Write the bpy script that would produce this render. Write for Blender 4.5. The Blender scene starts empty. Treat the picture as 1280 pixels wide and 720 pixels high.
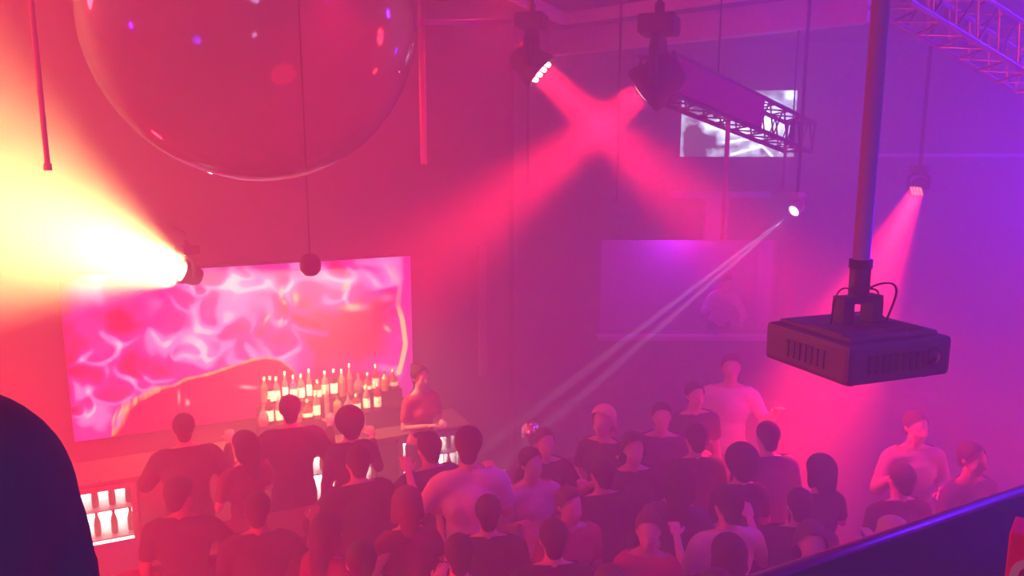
import bpy, bmesh, math, random
from mathutils import Vector, Matrix
PI = math.pi
sc = bpy.context.scene
COL = sc.collection
rnd = random.Random(7)

# ------------------------------------------------------------------ camera
CAM = Vector((0, 0, 3.9)); F = 1000.0; PITCH = math.radians(10)
cd = bpy.data.cameras.new('camera'); cam = bpy.data.objects.new('camera', cd); COL.objects.link(cam)
cam.location = CAM; cam.rotation_euler = (PI/2 - PITCH, 0, 0)
cd.sensor_width = 36; cd.lens = 36*F/1280; cd.clip_start = 0.02; cd.clip_end = 100
sc.camera = cam
def ray(px, py):
    x = (px-640)/F; k = -(py-360)/F
    return Vector((x, math.cos(PITCH)+math.sin(PITCH)*k, -math.sin(PITCH)+math.cos(PITCH)*k))
def at_z(px, py, z):
    d = ray(px, py); return CAM + d*((z-CAM.z)/d.z)
def at_d(px, py, t): return CAM + ray(px, py)*t
ANG = math.radians(25)
U = Vector((math.cos(ANG), math.sin(ANG), 0)); N = Vector((-math.sin(ANG), math.cos(ANG), 0))
B0 = Vector((-0.68, 8.14, 0))               # a point on the front face of the back bar
def at_bar(px, py, off):                    # meets the vertical plane parallel to the bar wall, off metres behind the back bar's face
    d = ray(px, py); t = ((B0+N*off) - Vector((CAM.x, CAM.y, 0))).dot(N)/d.dot(N); return CAM + d*t
def barp(s, off, z): return Vector((B0.x+U.x*s+N.x*off, B0.y+U.y*s+N.y*off, z))
def s_of(p): return (p-B0).dot(U)

# ------------------------------------------------------------------ materials
MATS = {}
def mat(name, col=(0.5,0.5,0.5), rough=0.6, metal=0.0, emit=None, es=1.0, noise=0.0, nscale=8, coat=0, bump=0.0, spec=None):
    if name in MATS: return MATS[name]
    m = bpy.data.materials.new(name); m.use_nodes = True; nt = m.node_tree
    b = nt.nodes['Principled BSDF']
    b.inputs['Base Color'].default_value = (*col, 1); b.inputs['Roughness'].default_value = rough
    b.inputs['Metallic'].default_value = metal
    if coat: b.inputs['Coat Weight'].default_value = coat
    if spec is not None: b.inputs['Specular IOR Level'].default_value = spec
    if emit: b.inputs['Emission Color'].default_value = (*emit, 1); b.inputs['Emission Strength'].default_value = es
    if noise or bump:
        tc = nt.nodes.new('ShaderNodeTexCoord'); nz = nt.nodes.new('ShaderNodeTexNoise')
        nz.inputs['Scale'].default_value = nscale; nz.inputs['Detail'].default_value = 3
        nt.links.new(tc.outputs['Object'], nz.inputs['Vector'])
        if noise:
            mx = nt.nodes.new('ShaderNodeMix'); mx.data_type = 'RGBA'
            mx.inputs[6].default_value = (*[max(0, c*(1-noise)) for c in col], 1)
            mx.inputs[7].default_value = (*[min(1, c*(1+noise)) for c in col], 1)
            nt.links.new(nz.outputs['Fac'], mx.inputs[0]); nt.links.new(mx.outputs[2], b.inputs['Base Color'])
        if bump:
            bp = nt.nodes.new('ShaderNodeBump'); bp.inputs['Strength'].default_value = bump; bp.inputs['Distance'].default_value = 0.02
            nt.links.new(nz.outputs['Fac'], bp.inputs['Height']); nt.links.new(bp.outputs['Normal'], b.inputs['Normal'])
    MATS[name] = m; return m
def emat(name, col, s):
    if name in MATS: return MATS[name]
    m = bpy.data.materials.new(name); m.use_nodes = True; nt = m.node_tree; nt.nodes.clear()
    e = nt.nodes.new('ShaderNodeEmission'); e.inputs[0].default_value = (*col, 1); e.inputs[1].default_value = s
    o = nt.nodes.new('ShaderNodeOutputMaterial'); nt.links.new(e.outputs[0], o.inputs[0])
    m.cycles.emission_sampling = 'NONE'
    MATS[name] = m; return m
M_wall = mat('dark_plaster', (0.10,0.08,0.10), 0.9, noise=0.3, nscale=3)
M_ceil = mat('black_ceiling_paint', (0.06,0.05,0.07), 0.95, noise=0.3, nscale=2)
M_floor = mat('dark_club_floor', (0.08,0.06,0.07), 0.45, noise=0.4, nscale=5)
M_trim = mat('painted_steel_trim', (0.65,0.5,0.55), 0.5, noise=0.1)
M_black = mat('black_plastic', (0.025,0.025,0.03), 0.5, noise=0.2, nscale=20)
M_blackm = mat('black_metal', (0.04,0.04,0.045), 0.35, metal=0.6, noise=0.2, nscale=15)
M_alu = mat('aluminium_tube', (0.55,0.55,0.58), 0.35, metal=0.9, noise=0.1)
M_steel = mat('steel_pipe', (0.5,0.45,0.5), 0.35, metal=0.3, noise=0.1)
M_rubber = mat('cable_rubber', (0.02,0.02,0.025), 0.6)
M_wood = mat('dark_bar_wood', (0.12,0.06,0.05), 0.45, noise=0.35, nscale=12)
M_top = mat('bar_top_lacquer', (0.18,0.10,0.10), 0.25, noise=0.2, nscale=6)
M_grey = mat('fridge_grey', (0.25,0.25,0.27), 0.4, metal=0.3, noise=0.1)

# ------------------------------------------------------------------ mesh helpers
def link(name, bm, m, parent=None, smooth=False):
    me = bpy.data.meshes.new(name); bm.to_mesh(me); bm.free()
    if smooth:
        for p in me.polygons: p.use_smooth = True
    for x in (m if isinstance(m, (list, tuple)) else [m]): me.materials.append(x)
    o = bpy.data.objects.new(name, me); COL.objects.link(o)
    if parent: o.parent = parent
    return o
def tag(o, label, cat, group=None, kind=None):
    o['label'] = label; o['category'] = cat
    if group: o['group'] = group
    if kind: o['kind'] = kind
    return o
def empty(name, loc=(0,0,0), rz=0, label=None, cat=None, group=None):
    o = bpy.data.objects.new(name, None); COL.objects.link(o); o.location = loc; o.rotation_euler = (0,0,rz)
    o.empty_display_size = 0.1
    if label: tag(o, label, cat, group)
    return o
def struct(o): o['kind'] = 'structure'; return o
def BM(): return bmesh.new()
def mi(bm, before, i):
    for f in list(bm.faces)[before:]: f.material_index = i
def box(bm, c, s, R=None, bev=0.0, i=0):
    n0 = len(bm.faces)
    r = bmesh.ops.create_cube(bm, size=1.0); vs = r['verts']
    bmesh.ops.scale(bm, vec=s, verts=vs)
    if bev:
        es = list({e for v in vs for e in v.link_edges})
        rr = bmesh.ops.bevel(bm, geom=es, offset=bev, segments=2, affect='EDGES', profile=0.6)
        vs = list({v for f in rr['faces'] for v in f.verts} | {v for v in vs if v.is_valid})
    if R is not None: bmesh.ops.rotate(bm, cent=(0,0,0), matrix=R, verts=vs)
    bmesh.ops.translate(bm, vec=c, verts=vs)
    bm.faces.ensure_lookup_table()
    if i: 
        for v in vs:
            for f in v.link_faces: f.material_index = i
    return vs
def ortho(d):
    d = Vector(d).normalized(); a = Vector((0,0,1)) if abs(d.z) < 0.9 else Vector((1,0,0))
    x = d.cross(a).normalized(); return x, d.cross(x).normalized()
def tube(bm, pts, r, seg=10, i=0, cap=True):
    pts = [Vector(p) for p in pts]; rs = r if isinstance(r, (list, tuple)) else [r]*len(pts)
    rings = []
    for k, p in enumerate(pts):
        d = (pts[min(k+1, len(pts)-1)] - pts[max(k-1, 0)])
        if d.length < 1e-9: d = Vector((0,0,1))
        if k == 0: x, y = ortho(d)
        else:
            d.normalize(); x = (x - d*x.dot(d)).normalized(); y = d.cross(x)
        rings.append([bm.verts.new(p + x*rs[k]*math.cos(2*PI*j/seg) + y*rs[k]*math.sin(2*PI*j/seg)) for j in range(seg)])
    for a, b in zip(rings, rings[1:]):
        for j in range(seg):
            f = bm.faces.new((a[j], a[(j+1)%seg], b[(j+1)%seg], b[j])); f.material_index = i; f.smooth = True
    if cap:
        for ring in (rings[0], rings[-1]):
            try: f = bm.faces.new(ring); f.material_index = i
            except ValueError: pass
    return rings
def lathe(bm, prof, seg=16, M=None, i=0):     # prof: (radius, z)
    rings = []
    for r, z in prof:
        rings.append([bm.verts.new((r*math.cos(2*PI*j/seg), r*math.sin(2*PI*j/seg), z)) for j in range(seg)] if r > 1e-6 else [bm.verts.new((0,0,z))])
    vs = [v for g in rings for v in g]
    for a, b in zip(rings, rings[1:]):
        for j in range(seg):
            if len(a) == 1 and len(b) == 1: continue
            if len(a) == 1: f = bm.faces.new((a[0], b[j], b[(j+1)%seg]))
            elif len(b) == 1: f = bm.faces.new((a[j], a[(j+1)%seg], b[0]))
            else: f = bm.faces.new((a[j], a[(j+1)%seg], b[(j+1)%seg], b[j]))
            f.material_index = i; f.smooth = True
    for g in (rings[0], rings[-1]):
        if len(g) > 2:
            f = bm.faces.new(g); f.material_index = i
    if M is not None: bmesh.ops.transform(bm, matrix=M, verts=vs)
    return vs
def ell(bm, c, s, R=None, sub=2):
    r = bmesh.ops.create_icosphere(bm, subdivisions=sub, radius=1.0); vs = r['verts']
    bmesh.ops.scale(bm, vec=s, verts=vs)
    if R is not None: bmesh.ops.rotate(bm, cent=(0,0,0), matrix=R, verts=vs)
    bmesh.ops.translate(bm, vec=c, verts=vs); return vs
def fix(bm): bmesh.ops.recalc_face_normals(bm, faces=bm.faces[:])
def aimM(loc, d, up=Vector((0,0,1))):       # local +Z along d
    d = Vector(d).normalized(); q = d.to_track_quat('Z', 'Y')
    return Matrix.Translation(loc) @ q.to_matrix().to_4x4()
def RZ(a): return Matrix.Rotation(a, 3, 'Z')

# ------------------------------------------------------------------ the room
X0, X1, Y0, Y1, ZC = -6.5, 8.5, -3.2, 12.0, 5.4
def slab(name, c, s, m, R=None):
    bm = BM(); box(bm, c, s, R); return struct(link(name, bm, m))
slab('floor', ((X0+X1)/2, (Y0+Y1)/2, -0.1), (X1-X0+.4, Y1-Y0+.4, 0.2), M_floor)
slab('ceiling', ((X0+X1)/2, (Y0+Y1)/2, ZC+0.1), (X1-X0+.4, Y1-Y0+.4, 0.2), M_ceil)
slab('wall_right', (X1+.1, (Y0+Y1)/2, ZC/2), (.2, Y1-Y0, ZC), M_wall)
slab('wall_left', (X0-.1, (Y0+Y1)/2, ZC/2), (.2, Y1-Y0, ZC), M_wall)
slab('wall_front', ((X0+X1)/2, Y0-.1, ZC/2), (X1-X0, .2, ZC), M_wall)
# bar wall, parallel to U
WOFF = 0.62
s_right = 1.0
s_left = (X0-B0.x-N.x*WOFF)/U.x
bm = BM(); c = barp((s_left+s_right)/2, WOFF+.1, ZC/2); box(bm, c, (s_right-s_left, .2, ZC), RZ(ANG)); struct(link('wall_bar', bm, M_wall))
# corner return from the bar wall to the back wall
pc = barp(s_right, WOFF+.1, 0)
bm = BM(); box(bm, (pc.x, (pc.y+Y1)/2, ZC/2), (.2, Y1-pc.y+.1, ZC), None); struct(link('wall_return', bm, M_wall))
# back wall with the booth opening (built of pieces round the hole)
p1 = CAM + ray(752, 300)*(12/ray(752,300).y); p2 = CAM + ray(962, 416)*(12/ray(962,416).y)
bx0, bx1, bz1, bz0 = p1.x, p2.x+.05, p1.z, p2.z
bm = BM(); xs = pc.x
for a, b, z0, z1 in ((xs, bx0, 0, ZC), (bx1, X1, 0, ZC), (bx0, bx1, 0, bz0), (bx0, bx1, bz1, ZC)):
    box(bm, ((a+b)/2, Y1+.1, (z0+z1)/2), (b-a, .2, z1-z0))
struct(link('wall_back', bm, M_wall))
bm = BM()   # booth recess behind the opening
M_booth = mat('booth_paint', (0.30,0.25,0.42), 0.8, noise=0.1)
box(bm, ((bx0+bx1)/2, Y1+1.45, (bz0+bz1)/2), (bx1-bx0+.5, .1, bz1-bz0+.6))
for x in (bx0-.2, bx1+.2): box(bm, (x, Y1+.8, (bz0+bz1)/2), (.1, 1.2, bz1-bz0+.6))
box(bm, ((bx0+bx1)/2, Y1+.8, bz1+.25), (bx1-bx0+.5, 1.2, .1)); box(bm, ((bx0+bx1)/2, Y1+.8, .05), (bx1-bx0+.5, 1.2, .1))
struct(link('wall_booth', bm, M_booth))
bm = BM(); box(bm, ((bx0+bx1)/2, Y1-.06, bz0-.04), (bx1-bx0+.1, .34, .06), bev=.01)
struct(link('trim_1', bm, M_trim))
# ledges on the back wall
def back(px, py): d = ray(px, py); return CAM + d*((Y1-.02)/d.y)
def ledge(n, xa, xb, py, h=.07, dep=.12, m=M_trim):
    a, b = back(xa, py), back(xb, py); bm = BM()
    box(bm, ((a.x+b.x)/2, Y1-dep/2, a.z), (b.x-a.x, dep, h)); return struct(link(n, bm, m))
M_led_v = mat('violet_painted_ledge', (0.40,0.28,0.62), 0.5, noise=0.1)
ledge('trim_2', 838, 960, 243, .09, .14, M_led_v)
ledge('trim_3', 1096, 1400, 194, .05, .1)
# violet pilaster over the booth
a = back(880, 245); b = back(906, 300); bm = BM(); box(bm, ((a.x+b.x)/2, Y1-.08, (a.z+b.z)/2), (b.x-a.x, .16, a.z-b.z), bev=.01)
struct(link('trim_4', bm, M_led_v))
# panel edge strip at the end of the bar wall
p = at_bar(603, 380, WOFF-.03); bm = BM(); box(bm, (p.x, p.y, 2.05), (.09, .05, 1.5), RZ(ANG)); struct(link('trim_5', bm, mat('dull_trim', (.22,.15,.17), .6)))
# ceiling beams and coffer edges
def bar3(bm, a, b, w, h):
    a, b = Vector(a), Vector(b); d = b-a
    box(bm, (a+b)/2, (d.length, w, h), RZ(math.atan2(d.y, d.x)))
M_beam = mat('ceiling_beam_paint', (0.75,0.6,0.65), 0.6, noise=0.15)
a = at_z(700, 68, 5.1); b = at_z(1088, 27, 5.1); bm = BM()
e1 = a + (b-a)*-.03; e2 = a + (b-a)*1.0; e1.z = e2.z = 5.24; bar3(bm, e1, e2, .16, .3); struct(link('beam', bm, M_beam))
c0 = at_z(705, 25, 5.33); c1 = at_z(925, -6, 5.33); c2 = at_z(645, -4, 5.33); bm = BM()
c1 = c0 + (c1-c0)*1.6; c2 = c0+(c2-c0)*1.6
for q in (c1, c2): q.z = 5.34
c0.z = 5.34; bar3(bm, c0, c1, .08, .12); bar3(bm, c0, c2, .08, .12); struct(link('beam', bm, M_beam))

# balcony
RZT = 3.2
eA = at_z(910, 720, RZT); eB = at_z(1280, 600, RZT); bd = (eB-eA).normalized(); bang = math.atan2(bd.y, bd.x); bn = Vector((bd.y, -bd.x, 0))
BZ = 2.1
def balp(s, off, z): v = eA + bd*s + bn*off; return Vector((v.x, v.y, z))
bm = BM(); box(bm, balp(-.3, 1.75, BZ-.08), (6, 3.0, .16), RZ(bang)); struct(link('floor_balcony', bm, M_floor))
M_rail = mat('dark_blue_lacquer', (0.004,0.05,0.07), 0.5, noise=0.12, nscale=6, spec=0.25)
bm = BM(); box(bm, balp(-.3, .22, (BZ+RZT-.07)/2), (6, .1, RZT-.07-BZ), RZ(bang)); struct(link('wall_balcony', bm, mat('balcony_panel', (0.03,0.03,0.06), 0.6, noise=.2)))
bm = BM(); W = .45    # handrail: a broad flat top with a rounded metal nosing along its outer edge
def railprof(bm, prof, sm=False):
    L = [[bm.verts.new(balp(s, o, RZT+z)) for o, z in prof] for s in (-3.2, 2.6)]; n = len(prof)
    for j in range(n):
        f = bm.faces.new((L[0][j], L[0][(j+1)%n], L[1][(j+1)%n], L[1][j])); f.smooth = sm
    bm.faces.new(L[0]); bm.faces.new(L[1]); fix(bm)
railprof(bm, [(.045, -.07), (.045, 0), (W-.02, 0), (W, -.02), (W, -.07)])
rl = tag(link('balcony_handrail', bm, M_rail), 'wide dark blue balcony handrail with a violet glint along its rounded edge', 'railing')
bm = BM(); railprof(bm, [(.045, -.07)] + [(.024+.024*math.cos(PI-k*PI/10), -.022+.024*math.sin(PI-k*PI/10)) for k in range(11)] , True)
link('edge_nosing', bm, mat('violet_glint_tint_metal', (.26,.05,.16), .3, metal=.5), rl)  # violet highlight partly put into the nosing's base colour
# light levels of the club
BEAM_A, BEAM_B, BEAM_C, BEAM_D, BEAM_E = 62, 66, 165, 13000, 800
ANG_E, VID, TVS = 72, 1.65, 7
HAZE, HAZE_G, HAZE_COL, EXPO = .12, .15, (1,1,1), 0.0
LIGHTS = [  # mainly added washes out of view, tinted to match the haze colours
 ('point', 'wash_left', (-5.0, 3.2, 4.9), 1250, (1,.01,.02), .25),
 ('point', 'wash_overhead', (-1.0, 1.5, 5.2), 40, (1,.01,.1), .25),
 ('point', 'wash_right', (5.9, 6.0, 5.15), 860, (.06,.01,1), .25),
 ('point', 'wash_near_right', (3.4, .5, 5.1), 320, (.02,.03,1), .25),
 ('point', 'wash_right_low', (5.1, 5.2, 1.9), 300, (1,.03,.02), .2),
 ('point', 'booth_light', ((bx0+bx1)/2, Y1+.9, 2.5), 80, (.7,.02,1), .15),
 ('point', 'added_veil_lamp', (.8, -2.2, 4.6), 72, (.30,.46,1), .2),  # added lamp behind the camera, lifts near blacks with a bluish veil
 ('area', 'bottle_light', barp(-1.7, .1, 2.75), (0,.3,-1), 120, (1,.55,.25), 1.6, 120, .1),
 ('point', 'wash_left_low', (-4.9, 5.2, 1.2), 420, (1,.01,.02), .2),
 ('spot', 'wash_bar', barp(-1.2, -.6, 5.3), (0,0,-1), 225, (1,.01,.02), 120, .2, .8),
 ('spot', 'wash_far', (3.0, 8.6, 5.35), (0,0,-1), 60, (.02,.02,1), 130, .2, .8),
 ('spot', 'wash_bar_right', (-.1, 6.9, 5.35), (0,0,-1), 140, (1,.02,.02), 130, .2, .8),
 ('spot', 'added_floor_fill', (-2.6, 2.3, .9), (.1,.8,.25), 850, (1,.01,.02), 120, .1, .8),  # added lamp below view, reddens the lower left and the crowd
 ('point', 'wash_far_right', (7.6, 10.4, 3.2), 340, (.02,.01,1), .2),
 ('spot', 'wash_middle', (1.6, 5.0, 5.35), (0,0,-1), 120, (.02,.02,1), 110, .2, .8),
 ('spot', 'wash_violet_high', (5.2, 3.9, 5.3), (-.1,.5,-.6), 90, (1,.05,.8), 130, .2, .8),
]
# ------------------------------------------------------------------ bar: back counter, fridges, bottles, front counter
BL, BR = s_of(at_bar(20, 600, 0)), s_of(at_bar(590, 540, 0))
HB = .95
fr_px = ((98, 168), (398, 470), (497, 579))
fr_s = []
for a, b in fr_px:
    s1 = s_of(at_bar(b, 575, 0)); fr_s.append((s1-.72, s1))
bb = empty('back_bar_counter', barp((BL+BR)/2, .3, 0), ANG, 'long dark wooden back bar counter holding fridges under the bottle shelf', 'counter')
bb_inv = (Matrix.Translation(barp((BL+BR)/2, .3, 0)) @ Matrix.Rotation(ANG, 4, 'Z')).inverted()
def bl(s, off, z): return bb_inv @ barp(s, off, z)
bm = BM(); a, b = bl(BL, 0, 0), bl(BR, 0, 0)
box(bm, ((a.x+b.x)/2, 0, HB-.02), (b.x-a.x, .6, .04), bev=.006); link('worktop', bm, M_top, bb)
edges = [BL] + [v for f in sorted(fr_s) for v in f] + [BR]
for k in range(0, len(edges), 2):       # cabinets fill the gaps between the fridges
    w = edges[k+1]-edges[k]
    if w < .05: continue
    bm = BM(); c = bl((edges[k]+edges[k+1])/2, .31, 0); box(bm, (c.x, c.y, .46), (w-.01, .52, .88), bev=.005)
    cb = link('cabinet', bm, M_wood, bb)
    nd = max(1, round(w/.5))
    for d in range(nd):
        cc = bl(edges[k]+(d+.5)*w/nd, .035, 0); bm = BM(); box(bm, (cc.x, cc.y, .47), (w/nd-.03, .02, .78), bev=.004); dd = link('door', bm, M_wood, cb)
# stepped bottle riser
sr0, sr1 = s_of(at_bar(322, 500, .3)), s_of(at_bar(508, 500, .3))
bm = BM(); c = bl((sr0+sr1)/2, .37, 0); box(bm, (c.x, c.y, HB+.1), (sr1-sr0, .16, .2), bev=.004); c = bl((sr0+sr1)/2, .5, 0); box(bm, (c.x, c.y, HB+.18), (sr1-sr0, .12, .36), bev=.004)
tag(link('bottle_riser', bm, mat('riser_dark_acrylic', (.05,.02,.03), .4, noise=.1), None), 'stepped shelf riser carrying rows of bottles in front of the glowing bar screen', 'shelf')
rs = bpy.data.objects['bottle_riser']; rs.matrix_world = bb_inv.inverted()
# LED edge strip on the riser's front, real bar lighting
# bottles ---------------------------------------------------------------
def glassy(name, col, em=0):
    m = bpy.data.materials.new(name); m.use_nodes = True; nt = m.node_tree; nt.nodes.clear()
    tl = nt.nodes.new('ShaderNodeBsdfTranslucent'); tl.inputs[0].default_value = (*col, 1)
    df = nt.nodes.new('ShaderNodeBsdfDiffuse'); df.inputs[0].default_value = (*col, 1)
    gl = nt.nodes.new('ShaderNodeBsdfGlossy'); gl.inputs['Roughness'].default_value = .12
    m1 = nt.nodes.new('ShaderNodeMixShader'); m1.inputs[0].default_value = .5; m2 = nt.nodes.new('ShaderNodeMixShader'); m2.inputs[0].default_value = .15
    o = nt.nodes.new('ShaderNodeOutputMaterial'); L = nt.links.new
    L(tl.outputs[0], m1.inputs[1]); L(df.outputs[0], m1.inputs[2]); L(m1.outputs[0], m2.inputs[1]); L(gl.outputs[0], m2.inputs[2]); L(m2.outputs[0], o.inputs[0])
    return m
G = {'clear': glassy('clear_bottle_glass', (.5,.45,.4)), 'amber': glassy('amber_spirit', (.55,.2,.05)), 'green': glassy('green_bottle_glass', (.12,.35,.15)),
     'dark': glassy('dark_bottle_glass', (.06,.02,.02)), 'gold': glassy('gold_liquor', (.9,.7,.25)), 'red': glassy('red_liquor', (.7,.08,.1)), 'blue': glassy('blue_gin_glass', (.2,.35,.7))}
M_lab = mat('cream_label', (.95,.9,.75), .6, noise=.08, nscale=60); M_labd = mat('dark_label', (.12,.05,.06), .6); M_cap = mat('bottle_cap', (.7,.62,.4), .3, metal=.6); M_capd = mat('black_cap', (.03,.03,.03), .4)
def bottle_mesh(kind):
    bm = BM()
    P = {'tall': [(.034,0),(.037,.01),(.037,.17),(.030,.20),(.014,.225),(.013,.275)],
         'bordeaux': [(.036,0),(.038,.01),(.038,.18),(.034,.205),(.015,.23),(.0145,.29)],
         'round': [(.03,0),(.05,.02),(.056,.07),(.045,.12),(.02,.15),(.014,.165),(.014,.21)],
         'flask': [(.04,0),(.045,.01),(.045,.12),(.038,.145),(.016,.16),(.014,.195)],
         'slim': [(.027,0),(.029,.01),(.029,.20),(.02,.235),(.012,.255),(.012,.32)],
         'beer': [(.028,0),(.030,.01),(.030,.13),(.022,.165),(.013,.19),(.012,.225)]}[kind]
    lathe(bm, P, 14); return bm, P
bproto = {}
def bottle(kind, glass, lab, loc, label, group, rz=0, big=1.0, parts=True):
    key = (kind, glass, lab)
    if key not in bproto:
        bm, P = bottle_mesh(kind); o = link('bottle', bm, G[glass])
        ch = []
        if parts:
            r, z = P[-1]; b2 = BM(); lathe(b2, [(r+.003, z-.02), (r+.003, z+.012), (r*.6, z+.015)], 12); ch.append(link('cap', b2, M_cap if lab else M_capd, o))
            if lab:
                rr = P[2][0]+.0012; z1 = P[2][1]*.85; z0 = P[2][1]*.25; b2 = BM()
                if kind == 'round': rr, z0, z1 = .0572, .045, .085
                lathe(b2, [(rr, z0), (rr, z1)], 14); ch.append(link('label', b2, M_lab if lab == 1 else M_labd, o))
        bproto[key] = [o, ch, False]
    pr = bproto[key]
    if pr[2]:
        o = pr[0].copy(); COL.objects.link(o)
        for c in pr[1]:
            q = c.copy(); COL.objects.link(q); q.parent = o
    else: o = pr[0]; pr[2] = True
    o.location = loc; o.rotation_euler = (0,0,rz); o.scale = (big,)*3
    tag(o, label, 'bottle', group); return o
kinds = [('tall','clear',1),('bordeaux','dark',1),('slim','clear',1),('round','amber',1),('tall','gold',2),('flask','amber',1),('bordeaux','green',2),('slim','clear',2),('tall','clear',1),('round','clear',0),('flask','gold',0),('bordeaux','red',1),('tall','blue',1)]
names = {'tall':'tall straight','bordeaux':'high-shouldered','slim':'slim long-necked','round':'round-bellied','flask':'squat'}
cn = {'clear':'clear glass','dark':'dark glass','amber':'amber','gold':'golden','green':'green glass','red':'red','blue':'pale blue glass'}
ln = {1:'with a cream label',2:'with a dark label',0:'without a label'}
tiers = [(.325, HB+.2, [(329,9),(337,1),(349,0),(359,5),(372,4),(384,3),(396,8),(409,7),(422,10),(436,9),(446,5),(459,0),(472,11)]),
         (.475, HB+.36, [(331,6),(338,1),(346,8),(357,2),(367,12),(377,0),(387,2),(397,5),(407,8),(418,1),(428,4),(438,7),(449,9),(460,3),(470,11),(481,10),(492,3)])]
for ti, (off, z, lst) in enumerate(tiers):
    row = 'lower front row' if ti == 0 else 'raised rear row'
    for i, (px, kk) in enumerate(lst):
        kind, g, lab = kinds[kk]; s = s_of(at_bar(px, 515 if ti == 0 else 495, off))
        p = barp(s, off + rnd.uniform(-.015,.015), z)
        ctx = f'bottle number {i+1} from the left in the {row}'
        o = bottle(kind, g, lab, p, f"{names[kind]} {cn[g]} bottle {ln[lab]}, {'first second third fourth fifth sixth seventh eighth ninth tenth eleventh twelfth thirteenth fourteenth fifteenth sixteenth seventeenth eighteenth'.split()[i]} along the {row}", 'spirit bottles on the back bar riser', rz=rnd.uniform(0,6))
# framed menu card standing on the counter in front of the riser
p = barp(s_of(at_bar(443, 523, .12)), .12, HB); bm = BM(); box(bm, (0,0,.11), (.24,.014,.2), bev=.003); mc = link('menu_frame', bm, M_trim)
mc.location = p; mc.rotation_euler = (-.12,0,ANG); tag(mc, 'low framed card standing on the back bar below the golden bottles', 'sign')
bm = BM(); box(bm, (0,-.009,.11), (.21,.004,.17)); link('card', bm, mat('pink_card', (.55,.12,.25), .6), mc)

# fridges ---------------------------------------------------------------
M_fpan = emat('fridge_light_panel', (1.0,.93,.82), 11)
M_fin = mat('fridge_white_lining', (.8,.8,.78), .5)
def clear_glass(name, tint=(1,1,1), rough=.02, fac=.06):
    m = bpy.data.materials.new(name); m.use_nodes = True; nt = m.node_tree; nt.nodes.clear(); L = nt.links.new
    t = nt.nodes.new('ShaderNodeBsdfTransparent'); t.inputs[0].default_value = (*tint, 1); g = nt.nodes.new('ShaderNodeBsdfGlossy'); g.inputs['Roughness'].default_value = rough
    lw = nt.nodes.new('ShaderNodeFresnel'); lw.inputs['IOR'].default_value = 1.45; mx = nt.nodes.new('ShaderNodeMixShader'); o = nt.nodes.new('ShaderNodeOutputMaterial')
    L(lw.outputs[0], mx.inputs[0]); L(t.outputs[0], mx.inputs[1]); L(g.outputs[0], mx.inputs[2]); L(mx.outputs[0], o.inputs[0]); return m
M_pane = clear_glass('fridge_pane')
where2 = ['far left', 'middle', 'right-hand']
where = ['beside the foreground head at far left of the bar', 'in the middle of the back bar', 'at the right end of the back bar']
for fi, (s0, s1) in enumerate(fr_s):
    w = s1-s0; base = barp((s0+s1)/2, .3, 0); fz0, fz1 = .06, .9
    t = empty('bar_fridge', base, ANG, 'white-lit glass-door bottle fridge '+where[fi], 'fridge', 'lit under-counter fridges')
    bm = BM()
    box(bm, (0,.26,(fz0+fz1)/2), (w-.02,.04,fz1-fz0)); 
    for sx in (-1,1): box(bm, (sx*(w/2-.02),0,(fz0+fz1)/2), (.02,.5,fz1-fz0))
    box(bm, (0,0,fz1-.01), (w-.02,.5,.02)); box(bm, (0,0,fz0+.01), (w-.02,.5,.02)); box(bm, (0,-.02,.03), (w-.04,.44,.06))
    link('casing', bm, M_grey, t)
    bm = BM(); box(bm, (0,.236,(fz0+fz1)/2), (w-.08,.006,fz1-fz0-.06)); link('light_panel', bm, M_fpan, t)
    for z in (.34, .62):
        bm = BM(); box(bm, (0,.02,z), (w-.07,.4,.012)); link('shelf', bm, M_fin, t)
        for k in range(2):
            pass
    for z, nb in ((.346, 5), (.626, 5)):
        for k in range(nb):
            lp = Vector((-w/2+.08+k*(w-.16)/(nb-1), -.06, z))
            wp = Matrix.Translation(base) @ Matrix.Rotation(ANG, 4, 'Z') @ lp
            bottle('beer', ['green','amber','clear'][fi], 0, wp, f"{['green','amber','clear'][fi]} beer bottle on the {'upper' if z > .5 else 'middle'} shelf of the fridge {where2[fi]}", f"beer bottles on the {'upper' if z > .5 else 'middle'} shelf of the fridge {where[fi]}")
    bm = BM()
    for sx in (-1,1): box(bm, (sx*(w/2-.03),-.272,(fz0+fz1)/2), (.05,.03,fz1-fz0), bev=.004)
    for z in (fz0+.025, fz1-.025): box(bm, (0,-.272,z), (w-.11,.03,.05))
    d = link('door', bm, mat('fridge_door_frame', (.45,.45,.47), .35, metal=.5), t)
    bm = BM(); box(bm, (0,-.272,(fz0+fz1)/2), (w-.1,.006,fz1-fz0-.08)); link('pane', bm, M_pane, d)
    bm = BM(); tube(bm, [(w/2-.045,-.30,.6),(w/2-.045,-.315,.62),(w/2-.045,-.315,.8),(w/2-.045,-.30,.82)], .007, 8); link('handle', bm, M_alu, d)

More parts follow.
